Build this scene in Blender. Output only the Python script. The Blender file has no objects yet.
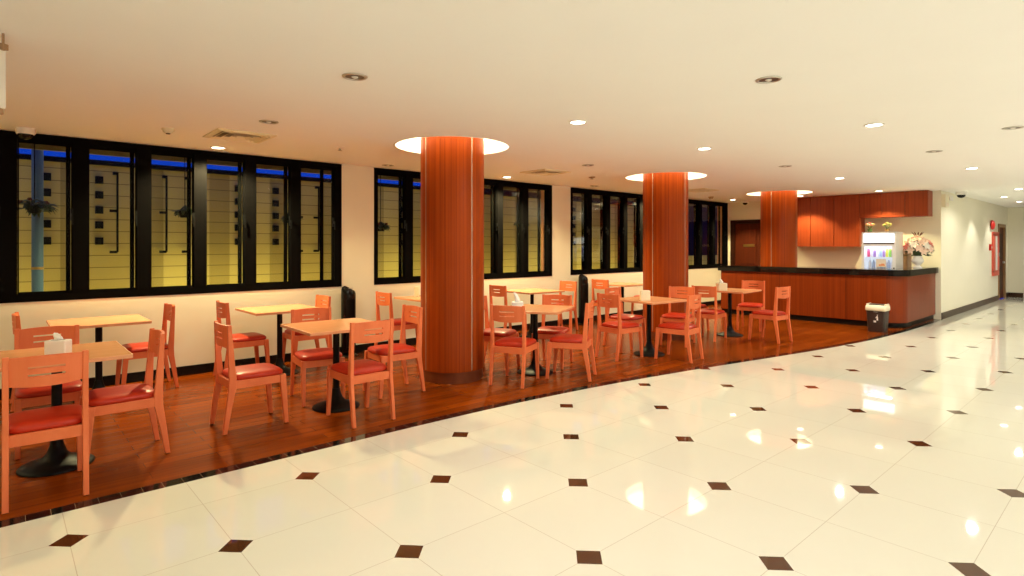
import bpy, bmesh, math, random
from mathutils import Vector, Matrix
PI = math.pi
sc = bpy.context.scene
col = sc.collection
random.seed(7)

# ------------------------------------------------------------------ camera, world, exposure
TH = math.radians(48.45)                 # angle between the window wall and the view direction
cam_d = bpy.data.cameras.new('camera')
cam = bpy.data.objects.new('camera', cam_d)
col.objects.link(cam)
cam.location = (0, 0, 1.455)
cam.rotation_euler = (PI / 2, 0, TH - PI / 2)
cam_d.sensor_fit = 'HORIZONTAL'
cam_d.sensor_width = 36
cam_d.lens = 575 / 1024 * 36
cam_d.shift_x = 4 / 1024
cam_d.shift_y = -42 / 1024
cam_d.clip_start = 0.05
cam_d.clip_end = 200
sc.camera = cam

w = bpy.data.worlds.new('dusk_sky')
sc.world = w
w.use_nodes = True
w.node_tree.nodes['Background'].inputs[0].default_value = (0.003, 0.034, 0.40, 1)
w.node_tree.nodes['Background'].inputs[1].default_value = 1.0

sc.view_settings.view_transform = 'Standard'
sc.view_settings.look = 'None'
sc.view_settings.gamma = 1
sc.view_settings.use_curve_mapping = False
sc.view_settings.exposure = 0.34
sc.cycles.max_bounces = 10
sc.cycles.diffuse_bounces = 6
sc.cycles.glossy_bounces = 5
sc.cycles.transparent_max_bounces = 16
sc.cycles.sample_clamp_indirect = 6
sc.cycles.caustics_reflective = False
sc.cycles.caustics_refractive = False

WARM = (1.0, 0.86, 0.43)                 # lamps over the dining strip
HALL = (1.0, 0.955, 0.81)                 # lamps over the hall
REAR = (1.0, 0.96, 1.0)                 # whiter lamps added beside and behind the viewpoint
P_DINE, P_HALL, P_REAR = 315, 47, 205

CEIL = 2.555
WALL_Y = 7.25
RIGHT_Y = 2.83
BACK_X = 13.95

# ------------------------------------------------------------------ materials
def nt(name):
    m = bpy.data.materials.new(name)
    m.use_nodes = True
    t = m.node_tree
    b = t.nodes['Principled BSDF']
    return m, t, b

def N(t, typ, **kw):
    n = t.nodes.new(typ)
    for k, v in kw.items():
        setattr(n, k, v)
    return n

def math_n(t, op, a, b=None):
    n = N(t, 'ShaderNodeMath', operation=op)
    for i, v in enumerate((a, b)):
        if v is None:
            continue
        if isinstance(v, (int, float)):
            n.inputs[i].default_value = v
        else:
            t.links.new(v, n.inputs[i])
    return n.outputs[0]

def mixc(t, fac, a, b):
    n = N(t, 'ShaderNodeMix', data_type='RGBA')
    if isinstance(fac, (int, float)):
        n.inputs[0].default_value = fac
    else:
        t.links.new(fac, n.inputs[0])
    for i, v in ((6, a), (7, b)):
        if isinstance(v, tuple):
            n.inputs[i].default_value = (*v, 1) if len(v) == 3 else v
        else:
            t.links.new(v, n.inputs[i])
    return n.outputs[2]

def plain(name, c, rough=0.5, metal=0.0, noise=0.06, scale=12.0, coat=0.0, spec=0.5, bump=0.0):
    m, t, b = nt(name)
    tc = N(t, 'ShaderNodeTexCoord')
    nz = N(t, 'ShaderNodeTexNoise')
    nz.inputs['Scale'].default_value = scale
    nz.inputs['Detail'].default_value = 4
    t.links.new(tc.outputs['Object'], nz.inputs['Vector'])
    lo = tuple(max(0, x * (1 - noise)) for x in c)
    hi = tuple(min(1, x * (1 + noise)) for x in c)
    t.links.new(mixc(t, nz.outputs['Fac'], lo, hi), b.inputs['Base Color'])
    b.inputs['Roughness'].default_value = rough
    b.inputs['Metallic'].default_value = metal
    b.inputs['Coat Weight'].default_value = coat
    b.inputs['Specular IOR Level'].default_value = spec
    if bump:
        bp = N(t, 'ShaderNodeBump')
        bp.inputs['Strength'].default_value = bump
        t.links.new(nz.outputs['Fac'], bp.inputs['Height'])
        t.links.new(bp.outputs[0], b.inputs['Normal'])
    return m

def wood(name, a, c, stretch=(30, 30, 1.2), rough=0.4, scale=1.0, coat=0.0, spec=0.5, contrast=1.0):
    m, t, b = nt(name)
    tc = N(t, 'ShaderNodeTexCoord')
    mp = N(t, 'ShaderNodeMapping')
    mp.inputs['Scale'].default_value = stretch
    t.links.new(tc.outputs['Object'], mp.inputs['Vector'])
    nz = N(t, 'ShaderNodeTexNoise')
    nz.inputs['Scale'].default_value = scale
    nz.inputs['Detail'].default_value = 6
    nz.inputs['Roughness'].default_value = 0.65
    nz.inputs['Distortion'].default_value = 0.4
    t.links.new(mp.outputs[0], nz.inputs['Vector'])
    mr = N(t, 'ShaderNodeMapRange')
    mr.inputs['From Min'].default_value = 0.5 - 0.22 / contrast
    mr.inputs['From Max'].default_value = 0.5 + 0.22 / contrast
    t.links.new(nz.outputs['Fac'], mr.inputs['Value'])
    t.links.new(mixc(t, mr.outputs[0], a, c), b.inputs['Base Color'])
    b.inputs['Roughness'].default_value = rough
    b.inputs['Coat Weight'].default_value = coat
    b.inputs['Coat Roughness'].default_value = 0.15
    b.inputs['Specular IOR Level'].default_value = spec
    return m

def emit(name, c, s):
    m, t, b = nt(name)
    b.inputs['Base Color'].default_value = (0.8, 0.8, 0.8, 1)
    b.inputs['Emission Color'].default_value = (*c, 1)
    b.inputs['Emission Strength'].default_value = s
    return m

def glass_mat(name, tint, refl=1.0):
    m = bpy.data.materials.new(name)
    m.use_nodes = True
    t = m.node_tree
    t.nodes.clear()
    o = N(t, 'ShaderNodeOutputMaterial')
    mx = N(t, 'ShaderNodeMixShader')
    tr = N(t, 'ShaderNodeBsdfTransparent')
    tr.inputs[0].default_value = (*tint, 1)
    gl = N(t, 'ShaderNodeBsdfGlossy')
    gl.inputs['Roughness'].default_value = 0.02
    fr = N(t, 'ShaderNodeFresnel')
    fr.inputs[0].default_value = 1.45
    t.links.new(math_n(t, 'MULTIPLY', fr.outputs[0], refl), mx.inputs[0])
    t.links.new(tr.outputs[0], mx.inputs[1])
    t.links.new(gl.outputs[0], mx.inputs[2])
    t.links.new(mx.outputs[0], o.inputs[0])
    return m

TILE, TX, TY = 0.6017, 1.4644, 2.3619
def tile_mat():
    m, t, b = nt('polished_cream_tile')
    g = N(t, 'ShaderNodeNewGeometry')
    s = N(t, 'ShaderNodeSeparateXYZ')
    t.links.new(g.outputs['Position'], s.inputs[0])
    u = math_n(t, 'DIVIDE', math_n(t, 'SUBTRACT', s.outputs[0], TX), TILE)
    v = math_n(t, 'DIVIDE', math_n(t, 'SUBTRACT', s.outputs[1], TY), TILE)
    ru, rv = math_n(t, 'ROUND', u), math_n(t, 'ROUND', v)
    du = math_n(t, 'ABSOLUTE', math_n(t, 'SUBTRACT', u, ru))
    dv = math_n(t, 'ABSOLUTE', math_n(t, 'SUBTRACT', v, rv))
    par = math_n(t, 'FLOORED_MODULO', math_n(t, 'ADD', ru, rv), 2.0)
    even = math_n(t, 'LESS_THAN', par, 0.5)
    dia = math_n(t, 'MULTIPLY', math_n(t, 'LESS_THAN', math_n(t, 'ADD', du, dv), 0.081 / TILE), even)
    joint = math_n(t, 'LESS_THAN', math_n(t, 'MINIMUM', du, dv), 0.0016 / TILE)
    nz = N(t, 'ShaderNodeTexNoise')
    nz.inputs['Scale'].default_value = 2.2
    nz.inputs['Detail'].default_value = 5
    t.links.new(g.outputs['Position'], nz.inputs['Vector'])
    # each tile a slightly different tone
    wn = N(t, 'ShaderNodeTexWhiteNoise', noise_dimensions='2D')
    cb = N(t, 'ShaderNodeCombineXYZ')
    t.links.new(math_n(t, 'FLOOR', u), cb.inputs[0])
    t.links.new(math_n(t, 'FLOOR', v), cb.inputs[1])
    t.links.new(cb.outputs[0], wn.inputs['Vector'])
    f = math_n(t, 'ADD', math_n(t, 'MULTIPLY', nz.outputs['Fac'], 0.6), math_n(t, 'MULTIPLY', wn.outputs['Value'], 0.3))
    c = mixc(t, f, (0.70, 0.69, 0.575), (0.76, 0.75, 0.635))
    c = mixc(t, math_n(t, 'MULTIPLY', joint, 0.55), c, (0.35, 0.26, 0.16))
    c = mixc(t, dia, c, (0.075, 0.025, 0.008))
    t.links.new(c, b.inputs['Base Color'])
    b.inputs['Roughness'].default_value = 0.03
    b.inputs['Specular IOR Level'].default_value = 0.55
    return m

def plank_mat():
    m, t, b = nt('dark_wood_planks')
    g = N(t, 'ShaderNodeNewGeometry')
    br = N(t, 'ShaderNodeTexBrick')
    br.offset = 0.37
    br.inputs['Color1'].default_value = (0.15, 0.025, 0.001, 1)
    br.inputs['Color2'].default_value = (0.245, 0.044, 0.002, 1)
    br.inputs['Mortar'].default_value = (0.09, 0.02, 0.004, 1)
    br.inputs['Scale'].default_value = 1.0
    br.inputs['Mortar Size'].default_value = 0.0022
    br.inputs['Brick Width'].default_value = 1.15
    br.inputs['Row Height'].default_value = 0.11
    t.links.new(g.outputs['Position'], br.inputs['Vector'])
    mp = N(t, 'ShaderNodeMapping')
    mp.inputs['Scale'].default_value = (1.6, 26, 1)
    t.links.new(g.outputs['Position'], mp.inputs['Vector'])
    nz = N(t, 'ShaderNodeTexNoise')
    nz.inputs['Scale'].default_value = 1.0
    nz.inputs['Detail'].default_value = 5
    nz.inputs['Distortion'].default_value = 0.6
    t.links.new(mp.outputs[0], nz.inputs['Vector'])
    hs = N(t, 'ShaderNodeHueSaturation')
    t.links.new(br.outputs['Color'], hs.inputs['Color'])
    t.links.new(math_n(t, 'ADD', math_n(t, 'MULTIPLY', nz.outputs['Fac'], 0.9), 0.55), hs.inputs['Value'])
    t.links.new(hs.outputs[0], b.inputs['Base Color'])
    b.inputs['Roughness'].default_value = 0.22
    b.inputs['Specular IOR Level'].default_value = 0.08
    return m

def border_mat():
    m, t, b = nt('black_stone_border')
    g = N(t, 'ShaderNodeNewGeometry')
    s = N(t, 'ShaderNodeSeparateXYZ')
    t.links.new(g.outputs['Position'], s.inputs[0])
    fr = math_n(t, 'FRACT', math_n(t, 'DIVIDE', s.outputs[0], 0.107))
    j = math_n(t, 'LESS_THAN', fr, 0.022)
    t.links.new(mixc(t, j, (0.012, 0.008, 0.006), (0.3, 0.2, 0.12)), b.inputs['Base Color'])
    b.inputs['Roughness'].default_value = 0.08
    return m

def cladding_mat():
    m, t, b = nt('yellow_cladding')
    g = N(t, 'ShaderNodeNewGeometry')
    s = N(t, 'ShaderNodeSeparateXYZ')
    t.links.new(g.outputs['Position'], s.inputs[0])
    fr = math_n(t, 'FRACT', math_n(t, 'DIVIDE', s.outputs[2], 0.165))
    j = math_n(t, 'LESS_THAN', fr, 0.07)
    fx = math_n(t, 'FRACT', math_n(t, 'DIVIDE', s.outputs[0], 0.9))
    band = math_n(t, 'GREATER_THAN', fx, 0.68)
    c = mixc(t, band, (0.62, 0.50, 0.16), (0.40, 0.31, 0.09))
    c = mixc(t, math_n(t, 'MULTIPLY', j, 0.7), c, (0.10, 0.07, 0.02))
    t.links.new(c, b.inputs['Base Color'])
    b.inputs['Roughness'].default_value = 0.7
    return m

def petal(name, c):
    m, t, b = nt(name)
    tl = N(t, 'ShaderNodeBsdfTranslucent')
    tc = N(t, 'ShaderNodeTexCoord')
    nz = N(t, 'ShaderNodeTexNoise')
    nz.inputs['Scale'].default_value = 18
    t.links.new(tc.outputs['Object'], nz.inputs['Vector'])
    cc = mixc(t, nz.outputs['Fac'], tuple(x * 0.92 for x in c), c)
    t.links.new(cc, b.inputs['Base Color'])
    t.links.new(cc, tl.inputs[0])
    b.inputs['Roughness'].default_value = 0.6
    mx = N(t, 'ShaderNodeMixShader')
    mx.inputs[0].default_value = 0.22
    t.links.new(b.outputs[0], mx.inputs[1])
    t.links.new(tl.outputs[0], mx.inputs[2])
    t.links.new(mx.outputs[0], t.nodes['Material Output'].inputs[0])
    return m

M = dict(
    tile=tile_mat(), plank=plank_mat(), border=border_mat(), cladding=cladding_mat(),
    wall=plain('cream_wall_paint', (0.84, 0.80, 0.645), 0.75, noise=0.02, scale=3),
    ceil=plain('white_ceiling_paint', (0.93, 0.93, 0.91), 0.8, noise=0.015, scale=2),
    peach=plain('peach_render', (0.75, 0.32, 0.17), 0.8),
    black_frame=plain('black_aluminium', (0.005, 0.0045, 0.0045), 0.6, spec=0.0),
    black=plain('black_enamel', (0.005, 0.005, 0.005), 0.45, spec=0.15),
    gloss_black=plain('gloss_black_plastic', (0.005, 0.005, 0.005), 0.15, spec=0.3),
    stone=plain('black_granite', (0.006, 0.0045, 0.004), 0.06, noise=0.5, scale=60, spec=0.25),
    skirting=plain('dark_skirting', (0.006, 0.004, 0.003), 0.35, spec=0.2),
    skirting_brown=plain('brown_skirting', (0.05, 0.022, 0.010), 0.3, spec=0.3),
    chair=wood('orange_beech', (0.70, 0.150, 0.050), (0.77, 0.195, 0.072), (14, 14, 3), 0.42, spec=0.25),
    cushion=plain('red_leatherette', (0.46, 0.026, 0.006), 0.4, noise=0.12, scale=30, spec=0.3),
    top=wood('maple_laminate', (0.76, 0.34, 0.15), (0.84, 0.41, 0.20), (2.5, 22, 22), 0.22),
    edge=wood('orange_edge_band', (0.66, 0.27, 0.12), (0.72, 0.32, 0.15), (6, 6, 6), 0.4),
    column=wood('striped_teak_veneer', (0.18, 0.024, 0.002), (0.40, 0.062, 0.005), (46, 46, 0.2), 0.32, spec=0.14, contrast=0.9),
    plinth=wood('dark_teak_plinth', (0.11, 0.022, 0.006), (0.18, 0.04, 0.01), (8, 8, 2), 0.3),
    seam=plain('pale_seam_strip', (0.72, 0.62, 0.48), 0.25, metal=0.6),
    counter=wood('teak_counter_veneer', (0.145, 0.019, 0.002), (0.26, 0.038, 0.004), (34, 34, 0.3), 0.3, spec=0.25),
    cabinet=wood('red_teak_veneer', (0.18, 0.026, 0.006), (0.33, 0.055, 0.014), (26, 26, 0.4), 0.4, spec=0.25),
    door=wood('dark_mahogany', (0.065, 0.012, 0.004), (0.12, 0.022, 0.007), (16, 16, 0.8), 0.45, spec=0.12),
    casing=wood('dark_door_casing', (0.028, 0.008, 0.004), (0.045, 0.013, 0.006), (16, 16, 0.8), 0.45, spec=0.12),
    gold=plain('brass', (0.75, 0.5, 0.18), 0.3, metal=1.0),
    steel=plain('brushed_steel', (0.6, 0.58, 0.55), 0.3, metal=1.0),
    dark_steel=plain('dark_reflector', (0.10, 0.075, 0.06), 0.3, metal=0.5),
    white=plain('white_plastic', (0.82, 0.79, 0.74), 0.4),
    cream=plain('cream_plastic', (0.80, 0.72, 0.52), 0.4),
    tissue=plain('tissue_paper', (0.88, 0.86, 0.82), 0.9),
    bulb=emit('lit_diffuser', (1.0, 0.86, 0.62), 14),
    bulb_w=emit('lit_diffuser_hall', (1.0, 0.92, 0.78), 16),
    cove=emit('cove_diffuser', (1.0, 0.88, 0.54), 5.0),
    header=emit('lit_header_panel', (0.86, 0.93, 1.0), 1.5),
    fridge_in=emit('glowing_white_liner', (0.75, 0.86, 1.0), 0.35),  # liner glows by itself, imitating the light of the fridge tubes
    glass=glass_mat('window_glass', (0.93, 0.95, 0.9), 0.12),
    clear=glass_mat('clear_glass', (0.97, 0.98, 1.0), 0.6),
    red=plain('signal_red', (0.62, 0.02, 0.015), 0.35),
    salmon=plain('red_metal_frame', (0.72, 0.12, 0.08), 0.4),
    paper=plain('pale_paper', (0.82, 0.70, 0.55), 0.8),
    orange_ink=plain('orange_print', (0.8, 0.30, 0.12), 0.8),
    leaf=plain('dark_green_leaf', (0.03, 0.055, 0.018), 0.5, noise=0.4),
    leaf2=plain('fresh_green_leaf', (0.10, 0.22, 0.05), 0.5, noise=0.3),
    petal_pink=petal('pink_petal', (0.92, 0.30, 0.24)),
    petal_pale=petal('pale_petal', (0.98, 0.76, 0.62)),
    petal_white=petal('cream_petal', (0.97, 0.93, 0.85)),
    petal_dark=plain('wine_petal', (0.12, 0.035, 0.015), 0.6),
    petal_yellow=plain('yellow_petal', (0.85, 0.72, 0.22), 0.6),
    skylit_post=plain('sky_tinted_steel', (0.10, 0.20, 0.34), 0.4),  # blue of the dusk sky light put into the base colour
    ground=plain('courtyard_paving', (0.35, 0.28, 0.14), 0.8),
    soffit=plain('olive_soffit', (0.20, 0.17, 0.08), 0.8),
    brown_box=plain('taupe_board', (0.36, 0.22, 0.12), 0.6),
    bin=plain('dark_brown_plastic', (0.035, 0.02, 0.016), 0.4),
)

# ------------------------------------------------------------------ mesh building
class MB:
    def __init__(s):
        s.v, s.f, s.sm = [], [], []
    def add(s, vs, fs, smooth=False, mat=None):
        o = len(s.v)
        s.v += [tuple(mat @ Vector(p)) if mat else tuple(p) for p in vs]
        s.f += [tuple(i + o for i in f) for f in fs]
        s.sm += [smooth] * len(fs)
        return s
    def box(s, x0, x1, y0, y1, z0, z1, mat=None):
        vs = [(x, y, z) for z in (z0, z1) for y in (y0, y1) for x in (x0, x1)]
        return s.add(vs, [(0, 2, 3, 1), (4, 5, 7, 6), (0, 1, 5, 4), (2, 6, 7, 3), (0, 4, 6, 2), (1, 3, 7, 5)], False, mat)
    def loft(s, rings, smooth=False, caps=True, mat=None):
        n = len(rings[0])
        vs = [p for r in rings for p in r]
        fs = []
        for k in range(len(rings) - 1):
            for i in range(n):
                j = (i + 1) % n
                fs.append((k * n + i, k * n + j, (k + 1) * n + j, (k + 1) * n + i))
        s.add(vs, fs, smooth, mat)
        if caps:
            s.add(rings[0], [tuple(reversed(range(n)))], False, mat)
            s.add(rings[-1], [tuple(range(n))], False, mat)
        return s
    def lathe(s, prof, c=(0, 0), n=32, smooth=True, caps=True, mat=None):
        rings = [[(c[0] + r * math.cos(2 * PI * i / n), c[1] + r * math.sin(2 * PI * i / n), z) for i in range(n)] for r, z in prof]
        return s.loft(rings, smooth, caps, mat)
    def bar(s, pts, secs, mat=None):
        """square-section bar through pts; secs = (half width x, half depth y) at each"""
        rings = [[(p[0] - a, p[1] - b, p[2]), (p[0] + a, p[1] - b, p[2]), (p[0] + a, p[1] + b, p[2]), (p[0] - a, p[1] + b, p[2])]
                 for p, (a, b) in zip(pts, secs)]
        return s.loft(rings, False, True, mat)
    def tube(s, pts, r, n=8, mat=None):
        rings = []
        for k, p in enumerate(pts):
            p = Vector(p)
            d = (Vector(pts[min(k + 1, len(pts) - 1)]) - Vector(pts[max(k - 1, 0)])).normalized()
            a = d.orthogonal().normalized()
            b = d.cross(a)
            if rings and False:
                pass
            rr = r[k] if isinstance(r, (list, tuple)) else r
            rings.append([tuple(p + rr * (math.cos(2 * PI * i / n) * a + math.sin(2 * PI * i / n) * b)) for i in range(n)])
        return s.loft(rings, True, True, mat)
    def ball(s, c, r, n=10, m=6, sq=(1, 1, 1), mat=None):
        prof = []
        rings = []
        for k in range(1, m):
            a = PI * k / m
            rings.append([(c[0] + sq[0] * r * math.sin(a) * math.cos(2 * PI * i / n), c[1] + sq[1] * r * math.sin(a) * math.sin(2 * PI * i / n),
                           c[2] - sq[2] * r * math.cos(a)) for i in range(n)])
        return s.loft(rings, True, True, mat)
    def build(s, name, mat, parent=None, bevel=0.0):
        me = bpy.data.meshes.new(name)
        me.from_pydata(s.v, [], s.f)
        for p, q in zip(me.polygons, s.sm):
            p.use_smooth = q
        mats = mat if isinstance(mat, (list, tuple)) else [mat]
        for m in mats:
            me.materials.append(m)
        bm = bmesh.new()
        bm.from_mesh(me)
        bmesh.ops.recalc_face_normals(bm, faces=bm.faces)
        bm.to_mesh(me)
        bm.free()
        o = bpy.data.objects.new(name, me)
        col.objects.link(o)
        if parent:
            o.parent = parent
        if bevel:
            md = o.modifiers.new('bevel', 'BEVEL')
            md.width = bevel
            md.segments = 2
            md.limit_method = 'ANGLE'
        return o

def thing(name, label, cat, loc=(0, 0, 0), rz=0.0, group=None):
    o = bpy.data.objects.new(name, None)
    o.empty_display_size = 0.1
    col.objects.link(o)
    o.location = loc
    o.rotation_euler = (0, 0, rz)
    tag(o, label, cat, group)
    return o

def tag(o, label, cat, group=None):
    o['label'] = label
    o['category'] = cat
    if group:
        o['group'] = group
    return o

def struct(o):
    o['kind'] = 'structure'
    return o

def copy_tree(o, parent=None):
    c = o.copy()
    col.objects.link(c)
    if parent:
        c.parent = parent
    for ch in list(o.children):
        copy_tree(ch, c)
    return c

def lamp(kind, loc, energy, color, parent=None, size=0.1, angle=120, blend=0.5, rot=(0, 0, 0), size_y=None):
    d = bpy.data.lights.new('lamp', kind)
    d.energy = energy
    d.color = color
    if kind == 'SPOT':
        d.spot_size = math.radians(angle)
        d.spot_blend = blend
        d.shadow_soft_size = size
    elif kind == 'AREA':
        d.size = size
        if size_y:
            d.shape = 'RECTANGLE'
            d.size_y = size_y
    else:
        d.shadow_soft_size = size
    o = bpy.data.objects.new('lamp', d)
    col.objects.link(o)
    o.location = loc
    o.rotation_euler = rot
    if parent:
        o.parent = parent
    return o

# ------------------------------------------------------------------ floors
XW0, XW1, YW0 = -4.0, 27.0, -7.0
KN = [(-4, 3.96), (0, 3.96), (2.5, 3.965), (3.6, 3.93), (4.5, 3.85), (5.2, 3.76), (6.24, 3.585), (7.4, 3.36), (8.55, 3.15), (9.4, 3.02), (10.2, 2.92), (10.9, 2.87), (11.6, 2.83), (BACK_X, 2.80)]
def curve_y(x):
    for i in range(len(KN) - 1):
        if KN[i][0] <= x <= KN[i + 1][0]:
            x0, y0 = KN[i]
            x1, y1 = KN[i + 1]
            p0 = KN[max(i - 1, 0)]
            p3 = KN[min(i + 2, len(KN) - 1)]
            m0 = (y1 - p0[1]) / (x1 - p0[0])
            m1 = (p3[1] - y0) / (p3[0] - x0)
            t = (x - x0) / (x1 - x0)
            h = x1 - x0
            return (2*t**3 - 3*t*t + 1) * y0 + (t**3 - 2*t*t + t) * h * m0 + (-2*t**3 + 3*t*t) * y1 + (t**3 - t*t) * h * m1
    return KN[-1][1]
XS = [XW0 + (BACK_X - XW0) * i / 120 for i in range(121)]
BW = 0.10
def strip(lo, hi, z0=-0.12, z1=0.0):
    mb = MB()
    rings = []
    for x in XS:
        a, b = lo(x), hi(x)
        rings.append([(x, a, z0), (x, b, z0), (x, b, z1), (x, a, z1)])
    return mb.loft(rings)
hall = strip(lambda x: YW0, curve_y)
hall.box(BACK_X, XW1, YW0, RIGHT_Y, -0.12, 0)
struct(hall.build('floor', M['tile']))
struct(strip(lambda x: curve_y(x) + BW, lambda x: WALL_Y + 0.2).build('floor_dining', M['plank']))
struct(strip(curve_y, lambda x: curve_y(x) + BW, -0.12, 0.0).build('trim_1', M['border']))

# ------------------------------------------------------------------ ceiling with three round cove openings
COLS = [(3.775, 5.19), (7.965, 5.20), (12.18, 5.23)]
CR, COVE_R = 0.35, 0.635
STEP_X = 12.95
def ceiling():
    bm = bmesh.new()
    edges = []
    def loop(pts):
        vs = [bm.verts.new(p) for p in pts]
        for i in range(len(vs)):
            edges.append(bm.edges.new((vs[i], vs[(i + 1) % len(vs)])))
        return vs
    loop([(XW0, YW0, CEIL), (XW1, YW0, CEIL), (XW1, WALL_Y + 0.2, CEIL), (XW0, WALL_Y + 0.2, CEIL)])
    hl = []
    for c in COLS:
        hl.append(loop([(c[0] + COVE_R * math.cos(2 * PI * i / 64), c[1] + COVE_R * math.sin(2 * PI * i / 64), CEIL) for i in range(64)]))
    bmesh.ops.triangle_fill(bm, use_beauty=True, use_dissolve=False, edges=edges, normal=(0, 0, -1))
    for c, vs in zip(COLS, hl):
        up = [bm.verts.new((v.co.x, v.co.y, CEIL + 0.21)) for v in vs]
        for i in range(64):
            j = (i + 1) % 64
            bm.faces.new((vs[i], vs[j], up[j], up[i]))
        bm.faces.new(up)
    me = bpy.data.meshes.new('ceiling')
    bm.to_mesh(me)
    bm.free()
    me.materials.append(M['ceil'])
    o = bpy.data.objects.new('ceiling', me)
    col.objects.link(o)
    return struct(o)
ceiling()
# roof slab over it, so that no sky light leaks in
struct(MB().box(XW0 - 4, XW1, YW0, WALL_Y + 0.97, CEIL + 0.22, CEIL + 0.32).box(XW0 - 4, XW1, WALL_Y + 0.91, WALL_Y + 0.97, 2.52, CEIL + 0.22).build('ceiling_slab', M['soffit']))

# ------------------------------------------------------------------ walls
PITCH = 0.5505
W1R, W2L, W2R, W3L, W3R, W4L, W4R = 3.443, 3.925, 7.488, 7.983, 11.41, 11.99, 13.90
W1N = 10
W1L = W1R - 0.055 - W1N * 0.5505
SILL, HEAD = 0.912, 2.548
wl = MB()
wl.box(XW0, BACK_X + 0.2, WALL_Y, WALL_Y + 0.12, 0, SILL)
wlo = MB()
for a, b in ((XW0, W1L), (W1R, W2L), (W2R, W3L), (W3R, W4L), (W4R, BACK_X + 0.2)):
    wl.box(a, b, WALL_Y, WALL_Y + 0.12, SILL, CEIL)
    wlo.box(a, b, WALL_Y + 0.12, WALL_Y + 0.28, SILL - 1.2, CEIL + 0.22)
struct(wl.build('wall_left', M['wall']))
struct(wlo.build('wall_outside', M['peach']))
struct(MB().box(XW0, BACK_X + 0.2, WALL_Y + 0.12, WALL_Y + 0.2, -0.12, SILL - 0.005).build('wall_apron', M['peach']))
# back wall behind the counter; the doorway is left open
DY0, DY1, DH = 5.80, 7.09, 2.02
bw = MB()
bw.box(BACK_X, BACK_X + 0.2, RIGHT_Y, DY0, 0, CEIL).box(BACK_X, BACK_X + 0.2, DY1, WALL_Y, 0, CEIL).box(BACK_X, BACK_X + 0.2, DY0, DY1, DH, CEIL)
struct(bw.build('wall_back', M['wall']))
RD0, RD1, RDH = 20.18, 21.10, 1.98
EX, EY = 21.6, 2.49
rw = MB()
rw.box(BACK_X + 0.2, RD0, RIGHT_Y, RIGHT_Y + 0.2, 0, CEIL).box(RD1, EX, RIGHT_Y, RIGHT_Y + 0.2, 0, CEIL).box(RD0, RD1, RIGHT_Y, RIGHT_Y + 0.2, RDH, CEIL)
struct(rw.build('wall_right', M['wall']))
struct(MB().box(EX, XW1, EY, RIGHT_Y + 0.2, 0, CEIL).build('wall_corridor_end', M['wall']))
struct(MB().box(XW1, XW1 + 0.2, YW0, EY + 0.3, 0, CEIL).build('wall_far', M['wall']))
struct(MB().box(XW0, XW1, YW0 - 0.2, YW0, 0, CEIL).build('wall_rear', M['wall']))
struct(MB().box(XW0 - 0.2, XW0, YW0, WALL_Y + 0.2, 0, CEIL).build('wall_side', M['wall']))
struct(MB().box(XW0, BACK_X, WALL_Y - 0.014, WALL_Y, 0, 0.105).build('baseboard_left', M['skirting']))
bb = MB().box(BACK_X + 0.02, RD0 - 0.09, RIGHT_Y - 0.016, RIGHT_Y, 0, 0.13).box(RD1 + 0.09, EX, RIGHT_Y - 0.016, RIGHT_Y, 0, 0.13)
struct(bb.build('baseboard_right', M['skirting_brown']))
struct(MB().box(EX - 0.016, EX, EY, RIGHT_Y - 0.016, 0, 0.13).build('baseboard_end', M['skirting_brown']))

# ------------------------------------------------------------------ windows
def window(n, x0, x1, k):
    r = bpy.data.objects.new('window_%d' % n, None)
    col.objects.link(r)
    r.location = (x0, WALL_Y, SILL)
    struct(r)
    L, H = x1 - x0, HEAD - SILL
    e = 0.055
    fr = MB()
    fr.box(0, L, -0.004, 0.10, 0, 0.075).box(0, L, -0.004, 0.10, H - 0.05, H).box(0, 0.06, -0.004, 0.10, 0.07, H - 0.05).box(L - 0.10, L, -0.004, 0.10, 0.07, H - 0.05)
    fr.build('frame', M['black_frame'], r)
    p = (L - e) / k
    for i in range(1, k):
        c = i * p - 0.012
        MB().box(c - 0.062, c + 0.062, -0.004, 0.10, 0.07, H - 0.045).build('mullion', M['black_frame'], r)
    for i in range(k):
        a = i * p + (0.052 if i else 0.06)
        b = (i + 1) * p - 0.072
        if i == k - 1:
            b = L - 0.10
        s = MB()
        s.box(a, b, 0.02, 0.06, 0.07, 0.095).box(a, b, 0.02, 0.06, H - 0.09, H - 0.045)
        s.box(a, a + 0.012, 0.02, 0.06, 0.09, H - 0.085).box(b - 0.012, b, 0.02, 0.06, 0.09, H - 0.085)
        sh = s.build('sash', M['black_frame'], r)
        MB().box(a + 0.008, b - 0.008, 0.038, 0.044, 0.09, H - 0.08).build('pane', M['glass'], sh)
        # outer sliding frame: a stile beside the mullion and a rail near the top
        q = b - 0.05 - (0.10 if i == k - 1 else 0)
        o = MB().box(q, q + 0.036, 0.085, 0.12, 0.02, H - 0.02)
        o.build('outer_frame', M['black_frame'], r)
        h = MB().box(b - 0.02, b + 0.002, -0.005, 0.02, 0.80, 0.92).box(b - 0.018, b - 0.002, -0.04, 0.0, 0.84, 0.87).box(b - 0.018, b - 0.002, -0.045, -0.032, 0.76, 0.87)
        h.build('handle', M['black'], sh)
window(1, W1L, W1R, W1N)
window(2, W2L, W2R, 6)
window(3, W3L, W3R, 6)
window(4, W4L, W4R, 3)

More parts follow.
